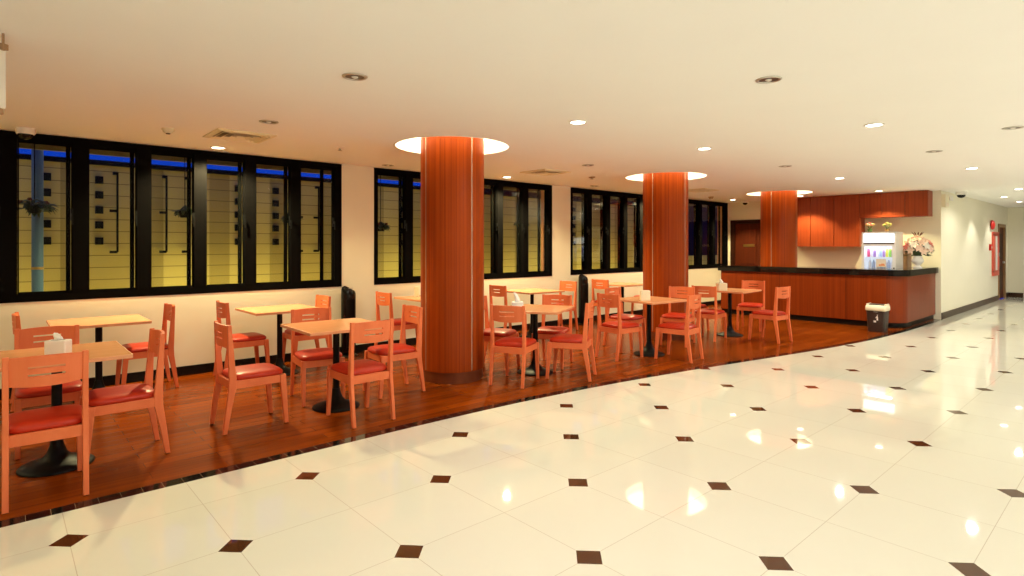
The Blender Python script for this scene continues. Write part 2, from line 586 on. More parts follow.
# ------------------------------------------------------------------ outside the windows
struct(MB().box(XW0 - 6, 40, WALL_Y + 0.28, 30, -0.3, -0.15).build('ground', M['ground']))
OY = 9.6
r = bpy.data.objects.new('wall_courtyard', None)
col.objects.link(r)
r.location = (0, OY, 0)
struct(r)
MB().box(XW0 - 4, 15.4, 0, 0.2, -0.15, 2.56).build('wall_surface', M['cladding'], r)
MB().box(XW0 - 4, 15.4, -0.06, 0.26, 2.56, 2.625).build('wall_trim', M['black'], r)
for x in (0.47, 1.03, 2.82, 3.40, 5.82, 7.45, 10.66, 12.59, 13.2):
    for z in (2.356, 2.152, 1.947, 1.742, 1.523):
        MB().box(x - 0.045, x + 0.045, -0.05, 0.0, z - 0.05, z + 0.05).build('wall_block', M['black'], r)
for x, s in ((1.235, -1), (1.83, -1), (2.12, -1), (3.75, 1), (4.12, -1), (6.6, -1), (8.2, 1), (9.0, -1), (11.04, 1), (11.7, 1)):
    q = MB().box(x - 0.012, x + 0.012, -0.06, -0.035, 1.372, 2.48)
    for z in (1.372, 1.94):
        q.box(min(x, x + s * 0.09), max(x, x + s * 0.09), -0.06, -0.035, z - 0.018, z + 0.018)
    q.box(min(x, x + s * 0.05), max(x, x + s * 0.05), -0.06, 0.0, 2.44, 2.48)
    q.build('wall_bracket', M['black'], r)
struct(MB().box(15.4, 32, OY, OY + 0.2, -0.15, 1.15).build('wall_low', M['cladding']))
struct(MB().box(8.2, 36, OY + 1.4, OY + 1.8, -0.15, 3.5).build('wall_neighbour', M['casing']))
for k in range(5):
    lamp('AREA', (-1.5 + 4.2 * k, OY - 0.75, -0.10), 28, (1.0, 0.80, 0.22), size=3.4, size_y=0.12, rot=(math.radians(180 - 28), 0, 0))

p = thing('utility_post', 'steel post coloured blue for the dusk sky light, standing outside the window by the security camera dome', 'post', (0.345, 8.75, -0.15))
MB().lathe([(0.056, 0), (0.056, 3.4)], n=20).build('pole', M['skylit_post'], p)
MB().lathe([(0.058, 1.33), (0.064, 1.345), (0.058, 1.36)], n=20).build('ring', M['gold'], p)
MB().lathe([(0.12, 0), (0.12, 0.02)], n=20).build('base_plate', M['skylit_post'], p)

def hanging_plant(x, y, z, r, label, pink=False, seed=1):
    rd = random.Random(seed)
    t = thing('hanging_plant', label, 'plant', (x, y, z), 0, 'plants hung outside the windows')
    MB().lathe([(0.05, -0.06), (0.075, 0.0), (0.08, 0.02)], n=14).build('pot', M['black'], t)
    MB().tube([(0, 0, 0), (0, 0, CEIL + 0.22 - z)], 0.005, 6).build('hanger', M['black'], t)
    f = MB()
    for k in range(70):
        a = rd.uniform(0, 2 * PI)
        rr = r * rd.uniform(0.1, 1)
        c = Vector((rr * math.cos(a), rr * math.sin(a), rd.uniform(-0.35, 0.6) * r * (1.2 - rr / r)))
        m = Matrix.Translation(c) @ Matrix.Rotation(a, 4, 'Z') @ Matrix.Rotation(rd.uniform(-0.4, 1.1), 4, 'Y')
        s = rd.uniform(0.035, 0.06)
        f.add([(-s, 0, 0), (0, s * 0.45, 0.004), (s * 1.3, 0, -0.01), (0, -s * 0.45, 0.004), (0, 0, 0.012)], [(0, 3, 4), (3, 2, 4), (2, 1, 4), (1, 0, 4), (0, 1, 2, 3)], False, m)
    f.build('foliage', M['leaf'], t)
    if pink:
        b = MB()
        for k in range(9):
            a = rd.uniform(0, 2 * PI)
            b.ball((r * 0.7 * math.cos(a), r * 0.7 * math.sin(a), rd.uniform(-0.02, 0.5) * r), 0.022, 6, 4)
        b.build('blossoms', M['petal_dark'], t)
    return t
hanging_plant(0.285, 7.85, 1.86, 0.17, 'bushy plant hanging in front of the blue post', True, 3)
hanging_plant(1.70, 7.85, 1.86, 0.11, 'small dark plant hanging before the third pane from the blue post', False, 4)
hanging_plant(2.98, 7.85, 1.83, 0.12, 'trailing plant hanging outside the second pane from the tall black fan', False, 5)
hanging_plant(4.36, 7.85, 1.74, 0.13, 'drooping plant at the pane just beside the first teak column', True, 6)
hanging_plant(7.30, 7.85, 1.87, 0.13, 'pink flowering plant hanging outside the peach edged window', True, 8)
p = thing('street_lamp', 'lit white street lamp seen through the dark window beside the counter', 'lamp', (16.7, 10.6, -0.15))
MB().tube([(0, 0, 0), (0, 0, 2.55)], 0.03).build('pole', M['black'], p)
MB().ball((0, -0.1, 2.5), 0.1, 12, 8).build('lamp_head', emit('cold_street_bulb', (0.8, 0.95, 1.0), 6), p)

# ------------------------------------------------------------------ columns
LAB = ['largest round teak column, beside the four-chair table next to the curved floor border',
       'middle round teak column, behind the table with the plain cream holder',
       'round teak column rising behind the black counter top in front of the wall cabinets']
RLAB = ['bright ceiling cove ring around the top of the largest teak column',
        'bright ceiling cove ring around the top of the middle teak column',
        'bright ceiling cove ring around the column behind the counter']
for i, c in enumerate(COLS):
    t = thing('column', LAB[i], 'column', (c[0], c[1], 0), 0.0, 'teak columns')
    t['kind'] = 'thing'
    MB().lathe([(CR, 0.12), (CR, CEIL + 0.21)], n=72).build('shaft', M['column'], t)
    MB().lathe([(CR - 0.012, 0.0), (CR - 0.012, 0.12)], n=72).build('plinth', M['plinth'], t)
    for d in (0, 90, 180, 270):
        a = math.radians(d)
        m = Matrix.Rotation(a, 4, 'Z')
        MB().box(CR - 0.006, CR + 0.0015, -0.004, 0.004, 0.13, CEIL + 0.13, m).build('seam_strip', M['seam'], t)
    t = thing('cove_light', RLAB[i], 'light', (c[0], c[1], CEIL), 0, 'cove lights around the columns')
    n = 64
    d = MB()
    rings = []
    for (ra, z) in ((CR + 0.004, 0.17), (COVE_R - 0.01, 0.17), (COVE_R - 0.01, 0.195), (CR + 0.004, 0.195)):
        rings.append([(ra * math.cos(2 * PI * k / n), ra * math.sin(2 * PI * k / n), z) for k in range(n)])
    d.loft(rings + [rings[0]], False, False)
    d.build('diffuser', M['cove'], t)
    rr = MB()
    rings = []
    for (ra, z) in ((COVE_R - 0.012, 0.0), (COVE_R + 0.012, -0.004), (COVE_R + 0.012, 0.0), (COVE_R - 0.012, 0.02)):
        rings.append([(ra * math.cos(2 * PI * k / n), ra * math.sin(2 * PI * k / n), z) for k in range(n)])
    rr.loft(rings + [rings[0]], True, False)
    rr.build('rim', M['ceil'], t)

# ------------------------------------------------------------------ downlights
def make_down(lit, hallw):
    t = bpy.data.objects.new('downlight', None)
    col.objects.link(t)
    n = 28
    rg = MB()
    rings = [[(ra * math.cos(2 * PI * k / n), ra * math.sin(2 * PI * k / n), z) for k in range(n)]
             for ra, z in ((0.062, 0.0), (0.082, 0.0), (0.079, -0.007), (0.066, -0.009), (0.060, -0.004))]
    rg.loft(rings + [rings[0]], True, False)
    rg.build('trim_ring', M['steel'] if not lit else M['white'], t)
    if lit:
        MB().lathe([(0.061, -0.001), (0.061, -0.006), (0.04, -0.009)], n=n).build('diffuser', M['bulb_w'] if hallw else M['bulb'], t)
    else:
        MB().lathe([(0.061, -0.001), (0.061, -0.003)], n=n).build('reflector', M['dark_steel'], t)
        MB().ball((0, 0, -0.004), 0.022, 10, 6, (1, 1, 0.4)).build('bulb', M['white'], t)
    return t
def down(x, y, lit, label, hallw=False, power=None, angle=162, group=None, color=None):
    t = make_down(lit, hallw)
    t.location = (x, y, CEIL)
    tag(t, label, 'ceiling light', group or ('lit downlights' if lit else 'unlit downlights'))
    if lit:
        lamp('SPOT', (0, 0, -0.03), power or (P_HALL if hallw else P_DINE), color or (HALL if hallw else WARM), t, 0.045, angle, 0.45)
    return t
down(1.833, 6.943, True, 'lit downlight close to the first window, beside the square air vent', False, None, 146)
down(6.063, 6.865, True, 'lit downlight near the second window, between the two nearer columns', False, None, 146)
down(3.84, 3.40, True, 'lit downlight shining in the hall ceiling, just beyond the largest column ring', True)
down(5.95, 3.38, True, 'lit downlight in the hall ceiling above the middle column ring', True)
down(5.94, 1.70, True, 'large lit downlight alone in the hall ceiling above the fridge', True)
down(10.18, 3.40, True, 'lit downlight in the ceiling just outside the counter cabinets', True, 115)
down(10.28, 1.73, True, 'lit downlight over the hall above the security dome by the corridor wall', True, 72)
down(13.04, 6.67, True, 'lit downlight by the dark window, over the brown door', False, 150, 112)
down(13.12, 5.17, True, 'lit downlight peeking out beside the ring of the column behind the counter', False, 150, 112)
down(13.12, 3.67, True, 'lit downlight close above the short wall cabinets', False, 118, 112)
down(14.68, 1.76, True, 'lit downlight at the frame edge, above the corridor entrance', True)
down(16.78, 2.26, True, 'lit corridor downlight, next along the wall after the dome camera', True, 40, 104)
down(18.90, 2.26, True, 'smallest lit downlight, deepest in the corridor', True, 40, 104)
for x, y, s in ((1.73, 3.45, 'unlit downlight with steel rim, alone in the wide ceiling before the largest column'),
                (3.805, 1.70, 'unlit downlight with steel rim in the hall ceiling above the middle column'),
                (1.79, 5.21, 'unlit downlight in the ceiling beyond the square air vent'),
                (7.055, 0.886, 'unlit downlight at the frame edge in the hall ceiling'),
                (8.10, 3.39, 'unlit downlight in the ceiling in front of the third column'),
                (8.13, 1.716, 'unlit downlight in the hall ceiling in front of the wall cabinets'),
                (3.965, 6.934, 'unlit downlight close to the wall over the largest column'),
                (6.0, 5.13, 'unlit downlight midway between the two nearer column rings'),
                (8.15, 6.82, 'unlit downlight close to the third window')):
    down(x, y, False, s)
# unseen lamps added beside and behind the viewpoint to brighten the hall
for x, y in ((1.75, 1.70), (1.75, 0.0), (8.1, 0.0), (12.3, 0.0), (16.6, 0.0), (20.8, 0.5)):
    down(x, y, True, 'added lit downlight in the hall ceiling, unseen beside the viewpoint', True, 60, color=REAR, group='added hall downlights beside the viewpoint')
for x, y in ((-0.4, -1.7), (3.85, -3.0), (8.1, -3.0), (12.3, -3.0), (16.6, -3.0), (-0.4, -4.7), (3.85, -4.7), (8.1, -4.7)):
    down(x, y, True, 'added lit downlight in the hall ceiling, unseen behind the viewpoint', True, P_REAR, 118, color=REAR, group='added hall downlights behind the viewpoint')

down(10.22, 6.85, True, 'lit downlight hidden behind the middle column, close to the third window', False, None, 150)
for x, y, e in ((-2.35, 6.93, 70), (-0.4, 3.4, 22), (-2.4, 5.2, 35)):  # out-of-view lamps added to brighten the dining strip
    down(x, y, True, 'added lit downlight over the dining strip, unseen beyond the frame', False, e, 150, group='added dining downlights beyond the frame')

# ------------------------------------------------------------------ other ceiling fittings
def dome(x, y, label, s=1.0, z=CEIL):
    t = thing('dome_camera', label, 'security camera', (x, y, z), 0, 'dome cameras')
    MB().lathe([(0.074 * s, 0), (0.074 * s, -0.042 * s), (0.068 * s, -0.056 * s)], n=24).build('housing', M['white'], t)
    MB().lathe([(0.058 * s, -0.054 * s), (0.053 * s, -0.076 * s), (0.038 * s, -0.095 * s), (0.012 * s, -0.104 * s)], n=24).build('dome_cover', M['gloss_black'], t)
    return t
dome(0.19, 7.02, 'white security dome with a black lens above the first window')
dome(14.55, 2.62, 'cream security dome on the ceiling by the corridor wall', 1.25)
dome(13.55, 6.62, 'dark security dome over the brown door')
t = thing('smoke_detector', 'round cream smoke detector on the ceiling over the first window', 'smoke detector', (1.19, 6.145, CEIL))
MB().lathe([(0.055, 0), (0.055, -0.015)], n=24).build('base', M['cream'], t)
MB().lathe([(0.046, -0.014), (0.044, -0.032), (0.030, -0.044)], n=24).build('sensor_head', M['cream'], t)
MB().lathe([(0.02, -0.043), (0.018, -0.052)], n=16).build('cap', M['dark_steel'], t)
t = thing('smoke_detector', 'tiny smoke detector near the dark window by the counter', 'smoke detector', (11.9, 6.6, CEIL))
MB().lathe([(0.06, 0), (0.06, -0.018)], n=20).build('base', M['brown_box'], t)
MB().lathe([(0.048, -0.016), (0.045, -0.038), (0.030, -0.05)], n=20).build('sensor_head', M['brown_box'], t)
t = thing('sprinkler_head', 'small ceiling sprinkler near the wall between the first two windows', 'sprinkler', (2.85, 6.04, CEIL))
MB().lathe([(0.055, 0), (0.05, -0.01), (0.015, -0.014)], n=20).build('escutcheon', M['white'], t)
MB().lathe([(0.012, -0.01), (0.012, -0.03), (0.024, -0.033), (0.024, -0.037)], n=14).build('deflector', M['steel'], t)
t = thing('sprinkler_head', 'small ceiling sprinkler beside the unlit downlight between the nearer columns', 'sprinkler', (7.076, 5.967, CEIL))
MB().lathe([(0.055, 0), (0.05, -0.01), (0.015, -0.014)], n=20).build('escutcheon', M['brown_box'], t)
MB().lathe([(0.012, -0.01), (0.012, -0.03), (0.024, -0.033), (0.024, -0.037)], n=14).build('deflector', M['steel'], t)
def vent(x, y, label, s=0.27):
    t = thing('air_vent', label, 'air vent', (x, y, CEIL), 0, 'square ceiling air vents')
    def sq(h, z):
        return [(-h, -h, z), (h, -h, z), (h, h, z), (-h, h, z)]
    fr = MB()
    r0 = [sq(s, 0), sq(s, -0.012), sq(s - 0.045, -0.02), sq(s - 0.05, 0)]
    fr.loft(r0 + [r0[0]], False, False)
    fr.build('frame', M['cream'], t)
    MB().loft([sq(s - 0.04, 0), sq(s - 0.04, -0.002)]).build('backing', M['dark_steel'], t)
    for h in (0.78, 0.56, 0.34):
        q = MB()
        rr = [sq(s * h, -0.022), sq(s * h - 0.03, -0.006), sq(s * h - 0.034, -0.006), sq(s * h - 0.004, -0.024)]
        q.loft(rr + [rr[0]], False, False)
        q.build('blade', M['cream'], t)
    MB().loft([sq(s * 0.16, -0.004), sq(s * 0.12, -0.022)]).build('core', M['cream'], t)
vent(1.80, 6.06, 'square ceiling air vent in front of the first window')
vent(6.08, 6.03, 'square ceiling air vent between the two nearer columns')
vent(10.3, 5.95, 'small-looking square ceiling air vent beyond the middle column')
# emergency lights
t = thing('emergency_light', 'white twin-lamp emergency light on the wall by the counter end', 'emergency light', (14.16, RIGHT_Y, 2.36))
MB().box(-0.19, 0.10, -0.07, 0.0, -0.13, 0.12).build('battery_box', M['cream'], t, 0.008)
MB().box(-0.15, 0.06, -0.074, -0.069, -0.11, -0.05).build('front_plate', M['paper'], t)
for x in (0.16, 0.30):
    MB().lathe([(0.03, 0.0), (0.055, 0.05), (0.055, 0.06)], n=16, mat=Matrix.Translation((x, -0.03, 0.06)) @ Matrix.Rotation(PI / 2, 4, 'X')).build('lamp_head', M['white'], t)
    MB().tube([(0.08, -0.03, 0.10), (x, -0.03, 0.10), (x, -0.03, 0.06)], 0.008, 6).build('arm', M['dark_steel'], t)
t = thing('emergency_light', 'white emergency light box cut off by the frame edge, hanging from the ceiling', 'emergency light', (-0.13, 4.07, 2.2), TH - PI / 2)
MB().box(-0.12, 0.172, -0.03, 0.05, -0.03, 0.30).build('battery_box', M['white'], t, 0.006)
MB().box(-0.12, 0.166, -0.02, 0.04, -0.06, -0.03).build('bottom_rail', M['brown_box'], t)
MB().box(0.172, 0.20, 0.0, 0.03, 0.27, 0.30).box(0.182, 0.19, 0.01, 0.018, 0.30, CEIL - 2.2).build('bracket', M['brown_box'], t)
for z in (0.10, 0.17):
    MB().lathe([(0.016, 0.0), (0.03, 0.04), (0.03, 0.05)], n=14, mat=Matrix.Translation((0.158, -0.03, z)) @ Matrix.Rotation(PI / 2, 4, 'X')).build('lamp_head', M['steel'], t)

# ------------------------------------------------------------------ chairs
def make_chair():
    t = bpy.data.objects.new('dining_chair', None)
    col.objects.link(t)
    def lean(z):                                   # rear edge line of the back posts
        return -0.19 - max(0, z - 0.42) * 0.055
    for s in (-1, 1):
        l = MB().bar([(s * 0.182, 0.225, 0.0), (s * 0.178, 0.197, 0.375), (s * 0.178, 0.195, 0.40)], [(0.014, 0.016), (0.019, 0.024), (0.019, 0.024)])
        lo = l.build('leg', M['chair'], t, 0.004)
        MB().box(s * 0.182 - 0.011, s * 0.182 + 0.011, 0.213, 0.237, -0.004, 0.003).build('glide', M['black'], lo)
        zs = [0.0, 0.2, 0.34, 0.42, 0.5, 0.67, 0.837]
        ys = [-0.245, -0.215, -0.19, -0.188, lean(0.5), lean(0.67), lean(0.837)]
        dd = [0.015, 0.021, 0.027, 0.027, 0.024, 0.019, 0.014]
        l = MB().bar([(s * 0.178, y, z) for y, z in zip(ys, zs)], [(0.0145, d) for d in dd])
        lo = l.build('leg', M['chair'], t, 0.004)
        MB().box(s * 0.178 - 0.011, s * 0.178 + 0.011, -0.257, -0.233, -0.004, 0.003).build('glide', M['black'], lo)
    f = MB()
    f.box(-0.16, 0.16, 0.185, 0.208, 0.337, 0.40).box(-0.165, 0.165, -0.205, -0.18, 0.334, 0.40)
    f.box(-0.19, -0.168, -0.18, 0.19, 0.337, 0.40).box(0.168, 0.19, -0.18, 0.19, 0.337, 0.40)
    f.box(-0.168, 0.168, -0.18, 0.185, 0.385, 0.395)
    f.build('seat_frame', M['chair'], t, 0.003)
    # cushion: rounded slab, domed
    n, m = 40, 7
    def sup(a, hx, hy, e=5.0):
        c, s = math.cos(a), math.sin(a)
        return (hx * math.copysign(abs(c) ** (2 / e), c), hy * math.copysign(abs(s) ** (2 / e), s))
    rings = []
    for sc_, z in ((0.955, 0.399), (0.99, 0.405), (1.0, 0.416), (0.985, 0.429), (0.93, 0.440), (0.78, 0.449), (0.5, 0.454), (0.2, 0.456)):
        ring = []
        for i in range(n):
            x, y = sup(2 * PI * i / n, 0.200 * sc_, 0.205 * sc_)
            x *= 1 - 0.06 * (0.2 - y) / 0.4 * 1.0
            ring.append((x, y + 0.015, z))
        rings.append(ring)
    MB().loft(rings, True).build('seat', M['cushion'], t)
    # back panel: bowed board with two slots
    xs = [-0.166 + 0.332 * i / 24 for i in range(25)]
    zs = [0.672, 0.703, 0.721, 0.733, 0.765, 0.777, 0.806, 0.830]
    slot = {(2, i) for i in range(6, 18)} | {(4, i) for i in range(6, 18)}
    def P(i, k, side):
        x, z = xs[i], zs[k]
        q = 1 - (x / 0.166) ** 2
        if k == 0:
            z -= 0.012 * q
        if k == 7:
            z += 0.006 * q
        y = lean(z) - 0.030 * q + (0.009 if side else -0.009) 
        return (x, y, z)
    b = MB()
    nx, nz = 24, 7
    solid = lambda k, i: 0 <= k < nz and 0 <= i < nx and (k, i) not in slot
    for k in range(nz):
        for i in range(nx):
            if not solid(k, i):
                continue
            A = [P(i, k, 0), P(i + 1, k, 0), P(i + 1, k + 1, 0), P(i, k + 1, 0)]
            B = [P(i, k, 1), P(i + 1, k, 1), P(i + 1, k + 1, 1), P(i, k + 1, 1)]
            b.add(A, [(0, 1, 2, 3)])
            b.add(B, [(3, 2, 1, 0)])
            for (dk, di, e0, e1) in ((-1, 0, 0, 1), (0, 1, 1, 2), (1, 0, 2, 3), (0, -1, 3, 0)):
                if not solid(k + dk, i + di):
                    b.add([A[e0], A[e1], B[e1], B[e0]], [(0, 1, 2, 3)])
    o = b.build('backrest', M['chair'], t)
    bm = bmesh.new()
    bm.from_mesh(o.data)
    bmesh.ops.remove_doubles(bm, verts=bm.verts, dist=1e-5)
    bmesh.ops.recalc_face_normals(bm, faces=bm.faces)
    bm.to_mesh(o.data)
    bm.free()
    return t
chair0 = make_chair()
first = [True]
def chair(x, y, head, label, group):
    o = chair0 if first[0] else copy_tree(chair0)
    first[0] = False
    o.location = (x, y, 0.004)
    o.rotation_euler = (0, 0, math.radians(head) - PI / 2)
    tag(o, label, 'chair', group)
    return o
GF, GW = 'chairs around the tables by the curved border', 'chairs at the tables along the window wall'
chair(0.21, 4.40, 89, 'orange wooden chair seen from behind, cut by the frame edge, at the tissue box table', GF)
chair(0.645, 4.79, 180, 'orange wooden chair seen side-on at the short tissue box table, facing the frame edge', GF)
chair(0.28, 5.375, -90, 'orange chair facing out, its back rising behind the closest white tissue box', GF)
chair(1.55, 4.94, 0, 'slatted chair with glossy red seat, side-on, its back to the sideways tissue table', GF)
chair(2.28, 5.32, -98, 'chair facing out across the bare table in front of the largest column', GF)
chair(2.30, 4.49, 90, 'chair with back turned to the viewer at the bare table before the largest column', GF)
chair(2.957, 5.067, 176, 'chair next to the largest column, facing the bare table', GF)
chair(4.14, 4.56, 26.5, 'chair just past the largest column, back turned, nearest the tall tissue box', GF)
chair(4.77, 4.33, 121, 'angled chair nearest the floor border at the tall tissue box table', GF)
chair(5.08, 4.91, 208, 'chair across from the tall tissue box, its pale back facing the wall', GF)
chair(4.45, 5.24, -63, 'chair mostly hidden by the largest column, at the tall tissue box table', GF)
chair(6.08, 4.66, -5, 'chair on the fan side of the cream holder table, back half turned to the viewer', GF)
chair(6.56, 4.09, 98, 'chair nearest the floor border at the cream holder table, back turned', GF)
chair(7.52, 4.70, 196, 'chair standing against the middle column, facing the cream holder table', GF)
chair(6.81, 5.12, -86, 'chair on the wall side of the cream holder table, facing the hall', GF)
chair(8.335, 4.655, 9, 'chair beside the middle column at the table by the counter', GF)
chair(8.88, 3.95, 84, 'chair nearest the hall at the table by the counter, back turned', GF)
chair(9.84, 4.70, 196, 'chair with its back to the counter front, across the table from the middle column', GF)
chair(8.95, 5.33, -85, 'chair on the window side of the counter table, half hidden by the middle column', GF)
chair(0.34, 6.84, 0, 'chair tucked in at the wall table, seen edge-on over the closest table', GW)
chair(1.13, 6.86, 180, 'chair pulled to the wall table nearest the blue post window, facing the frame edge', GW)
chair(2.06, 6.83, 0, 'chair at the second wall table, directly behind the glossy red seat chair', GW)
chair(2.80, 6.85, 180, 'chair at the second wall table, close by the first tower fan', GW)
chair(4.05, 6.83, 0, 'chair at the wall table behind the largest column, next to the first tower fan', GW)
chair(6.05, 6.83, 0, 'wall table chair showing just past the largest column, slots lit by the wall', GW)
chair(7.25, 6.83, 180, 'wall table chair close by the second tower fan, facing the largest column', GW)
chair(8.48, 6.78, 0, 'wall table chair right after the second tower fan, back to the fan', GW)
chair(9.80, 6.85, 180, 'wall table chair whose legs show beside the middle column', GW)

# ------------------------------------------------------------------ tables
def make_table(lx=0.75, ly=0.73):
    t = bpy.data.objects.new('cafe_table', None)
    col.objects.link(t)
    tp = MB().box(-lx / 2 + 0.004, lx / 2 - 0.004, -ly / 2 + 0.004, ly / 2 - 0.004, 0.718, 0.742).build('tabletop', M['top'], t)
    e = MB()
    def sq(a, z):
        return [(-lx / 2 + a, -ly / 2 + a, z), (lx / 2 - a, -ly / 2 + a, z), (lx / 2 - a, ly / 2 - a, z), (-lx / 2 + a, ly / 2 - a, z)]
    rr = [sq(0.005, 0.7165), sq(0.0, 0.718), sq(0.0, 0.741), sq(0.005, 0.7425)]
    e.loft(rr + [rr[0]], False, False)
    e.build('edge_band', M['edge'], tp)
    MB().box(-0.17, 0.17, -0.03, 0.03, 0.700, 0.718).box(-0.03, 0.03, -0.17, 0.17, 0.700, 0.718).build('top_bracket', M['black'], t)
    MB().lathe([(0.029, 0.06), (0.029, 0.705)], n=20).build('post', M['black'], t)
    MB().lathe([(0.205, 0.0), (0.207, 0.008), (0.195, 0.018), (0.14, 0.034), (0.085, 0.055), (0.055, 0.09), (0.038, 0.14), (0.033, 0.17)], n=40).build('base', M['black'], t)
    return t
table0 = make_table()
ft = [True]
def table(x, y, rot, label, group, n=[0]):
    o = table0 if ft[0] else copy_tree(table0)
    ft[0] = False
    o.location = (x, y, 0)
    o.rotation_euler = (0, 0, math.radians(rot))
    tag(o, label, 'table', group)
GT, GTW = 'square tables by the curved border', 'square tables along the window wall'
table(0.29, 4.84, 0, 'square pedestal table cut by the frame edge, with a short white tissue box', GT)
table(2.29, 4.93, -2, 'bare square pedestal table with four chairs before the largest column', GT)
table(4.63, 4.75, 28, 'angled square pedestal table with the tall tissue box, past the largest column', GT)
table(6.55, 4.53, -6, 'square pedestal table carrying a plain cream holder before the middle column', GT)
table(8.93, 4.62, 4, 'square pedestal table closest to the counter, with a tissue box on its corner', GT)
table(0.72, 6.72, 0, 'bare square table against the wall under the first window', GTW)
table(2.41, 6.66, 0, 'bare square table against the wall, just before the first tower fan', GTW)
table(4.52, 6.72, 0, 'wall table half hidden by the largest column, with a small cream box', GTW)
table(6.42, 6.66, -3, 'bare wall table between the largest column and the second tower fan', GTW)
table(8.83, 6.70, 0, 'wall table cut off by the middle column, past the second tower fan', GTW)

# ------------------------------------------------------------------ things on the tables
def tissue_box(x, y, rot, label, w_=0.115, d_=0.105, h_=0.115, pull=1.0, name='tissue_box', mat='white'):
    t = thing(name, label, 'tissue box', (x, y, 0.7425), math.radians(rot))
    MB().box(-w_ / 2, w_ / 2, -d_ / 2, d_ / 2, 0, h_).build('box', M[mat], t, 0.008)
    MB().box(-w_ * 0.3, w_ * 0.3, -0.012, 0.012, h_ - 0.001, h_ + 0.0015).build('slot', M['dark_steel'], t)
    if pull:
        q = MB()
        rings = []
        for k in range(6):
            z = h_ - 0.004 + 0.05 * pull * k / 5
            wd = 0.030 * (1 - 0.09 * k) * (1 if k < 5 else 0.5)
            ox = -0.018 * (k / 5) ** 2 * pull
            ring = []
            for i in range(12):
                a = 2 * PI * i / 12
                ring.append((ox + wd * math.cos(a) * (1 + 0.15 * math.sin(3 * a + k)), 0.010 * math.sin(a) * (1 + 0.5 * math.cos(2 * a + k)), z + 0.008 * math.cos(2 * a) * k / 5))
            rings.append(ring)
        q.loft(rings, True)
        q.build('tissue', M['tissue'], t)
    return t
tissue_box(0.295, 4.79, -32, 'short white tissue box on the closest table', 0.125, 0.085, 0.095, 0.9)
tissue_box(4.27, 4.66, -42, 'white tissue box with a tall pulled tissue on the angled table', 0.125, 0.115, 0.10, 2.0)
tissue_box(8.66, 4.62, -40, 'cream tissue box at the corner of the table closest to the counter', 0.14, 0.13, 0.12, 1.3, mat='cream')
t = thing('menu_holder', 'plain cream upright holder on the table before the middle column', 'holder', (6.33, 4.44, 0.7425), math.radians(-40))
MB().box(-0.06, 0.06, -0.04, 0.04, 0, 0.13).build('box', M['cream'], t, 0.004)
MB().box(-0.05, 0.05, -0.03, 0.03, 0.1295, 0.1315).build('slot', M['paper'], t)
t = thing('napkin_holder', 'small cream upright box on the wall table by the largest column', 'holder', (4.42, 6.93, 0.7425), math.radians(-40))
MB().box(-0.03, 0.03, -0.03, 0.03, 0, 0.135).build('box', M['cream'], t, 0.004)
MB().box(-0.024, 0.024, -0.024, 0.024, 0.1345, 0.137).build('slot', M['paper'], t)

# ------------------------------------------------------------------ tower fans
def fan(x, y, label):
    t = thing('tower_fan', label, 'fan', (x, y, 0), 0, 'black tower fans')
    MB().lathe([(0.135, 0), (0.135, 0.012), (0.12, 0.024), (0.06, 0.045)], n=32).build('base', M['gloss_black'], t)
    n = 24
    rings = []
    for s, z in ((0.92, 0.04), (1, 0.06), (1, 0.80), (0.98, 0.855), (0.86, 0.885), (0.55, 0.90)):
        rings.append([(0.098 * s * math.cos(2 * PI * i / n), 0.082 * s * math.sin(2 * PI * i / n), z + 0.03 * math.cos(2 * PI * i / n) * (-1 if z > 0.82 else 0)) for i in range(n)])
    MB().loft(rings, True).build('body', M['gloss_black'], t)
    g = MB()
    for k in range(9):
        xx = -0.055 + 0.11 * k / 8
        yy = -0.082 * math.sqrt(1 - (xx / 0.098) ** 2) - 0.002
        g.box(xx - 0.003, xx + 0.003, yy - 0.004, yy + 0.01, 0.12, 0.76)
    g.build('grille', M['black'], t)
    MB().box(-0.035, 0.035, -0.06, -0.02, 0.893, 0.902).build('control_panel', M['steel'], t)
    MB().tube([(0.03, 0.08, 0.06), (0.14, 0.07, 0.012), (0.26, 0.09, 0.008), (0.30, 0.10, 0.05)], 0.005, 6).build('power_cord', M['black'], t)
fan(3.47, 7.10, 'glossy black tower fan standing by the wall between the first two windows')
fan(8.17, 7.10, 'black tower fan under the third window')

# ------------------------------------------------------------------ counter
CX, CY0, CY1 = 11.75, 2.92, 6.28
t = thing('service_counter', 'teak-veneered service counter with dark kickboard', 'counter', (0, 0, 0))
RAD = 0.30
def lshape(off, z0, z1, y1=CY1, xe=BACK_X - 0.004):
    """L plan: dining front along Y, hall side along X, with a rounded outer corner"""
    x0, y0 = CX - off, CY0 - off
    rd = RAD
    pts = [(x0, y1)]
    for k in range(13):
        a = PI + (PI / 2) * k / 12
        pts.append((x0 + rd + rd * math.cos(a), y0 + rd + rd * math.sin(a)))
    pts += [(xe, y0), (xe, CY0 + 0.26 + off), (CX + 0.55 + off, CY0 + 0.26 + off)]
    pts += [(CX + 0.55 + off, 4.82), (CX + 0.068, 4.82), (CX + 0.068, 5.64), (CX + 0.55 + off, 5.64), (CX + 0.55 + off, y1)]      # notched round the column
    return [[(x, y, z) for x, y in pts] for z in (z0, z1)]
MB().loft(lshape(0.0, 0.10, 0.925)).build('body', M['counter'], t)
MB().loft(lshape(-0.03, 0.0, 0.10)).build('kickboard', M['skirting'], t)
MB().box(CX - 0.004, CX + 0.02, CY0 + 0.9, CY0 + 0.904, 0.10, 0.925).box(CX - 0.004, CX + 0.02, CY0 + 2.1, CY0 + 2.104, 0.10, 0.925).build('panel_joint', M['skirting'], t)
o = MB().loft(lshape(0.05, 0.925, 1.035, CY1 + 0.05)).build('countertop', M['stone'], None, 0.006)
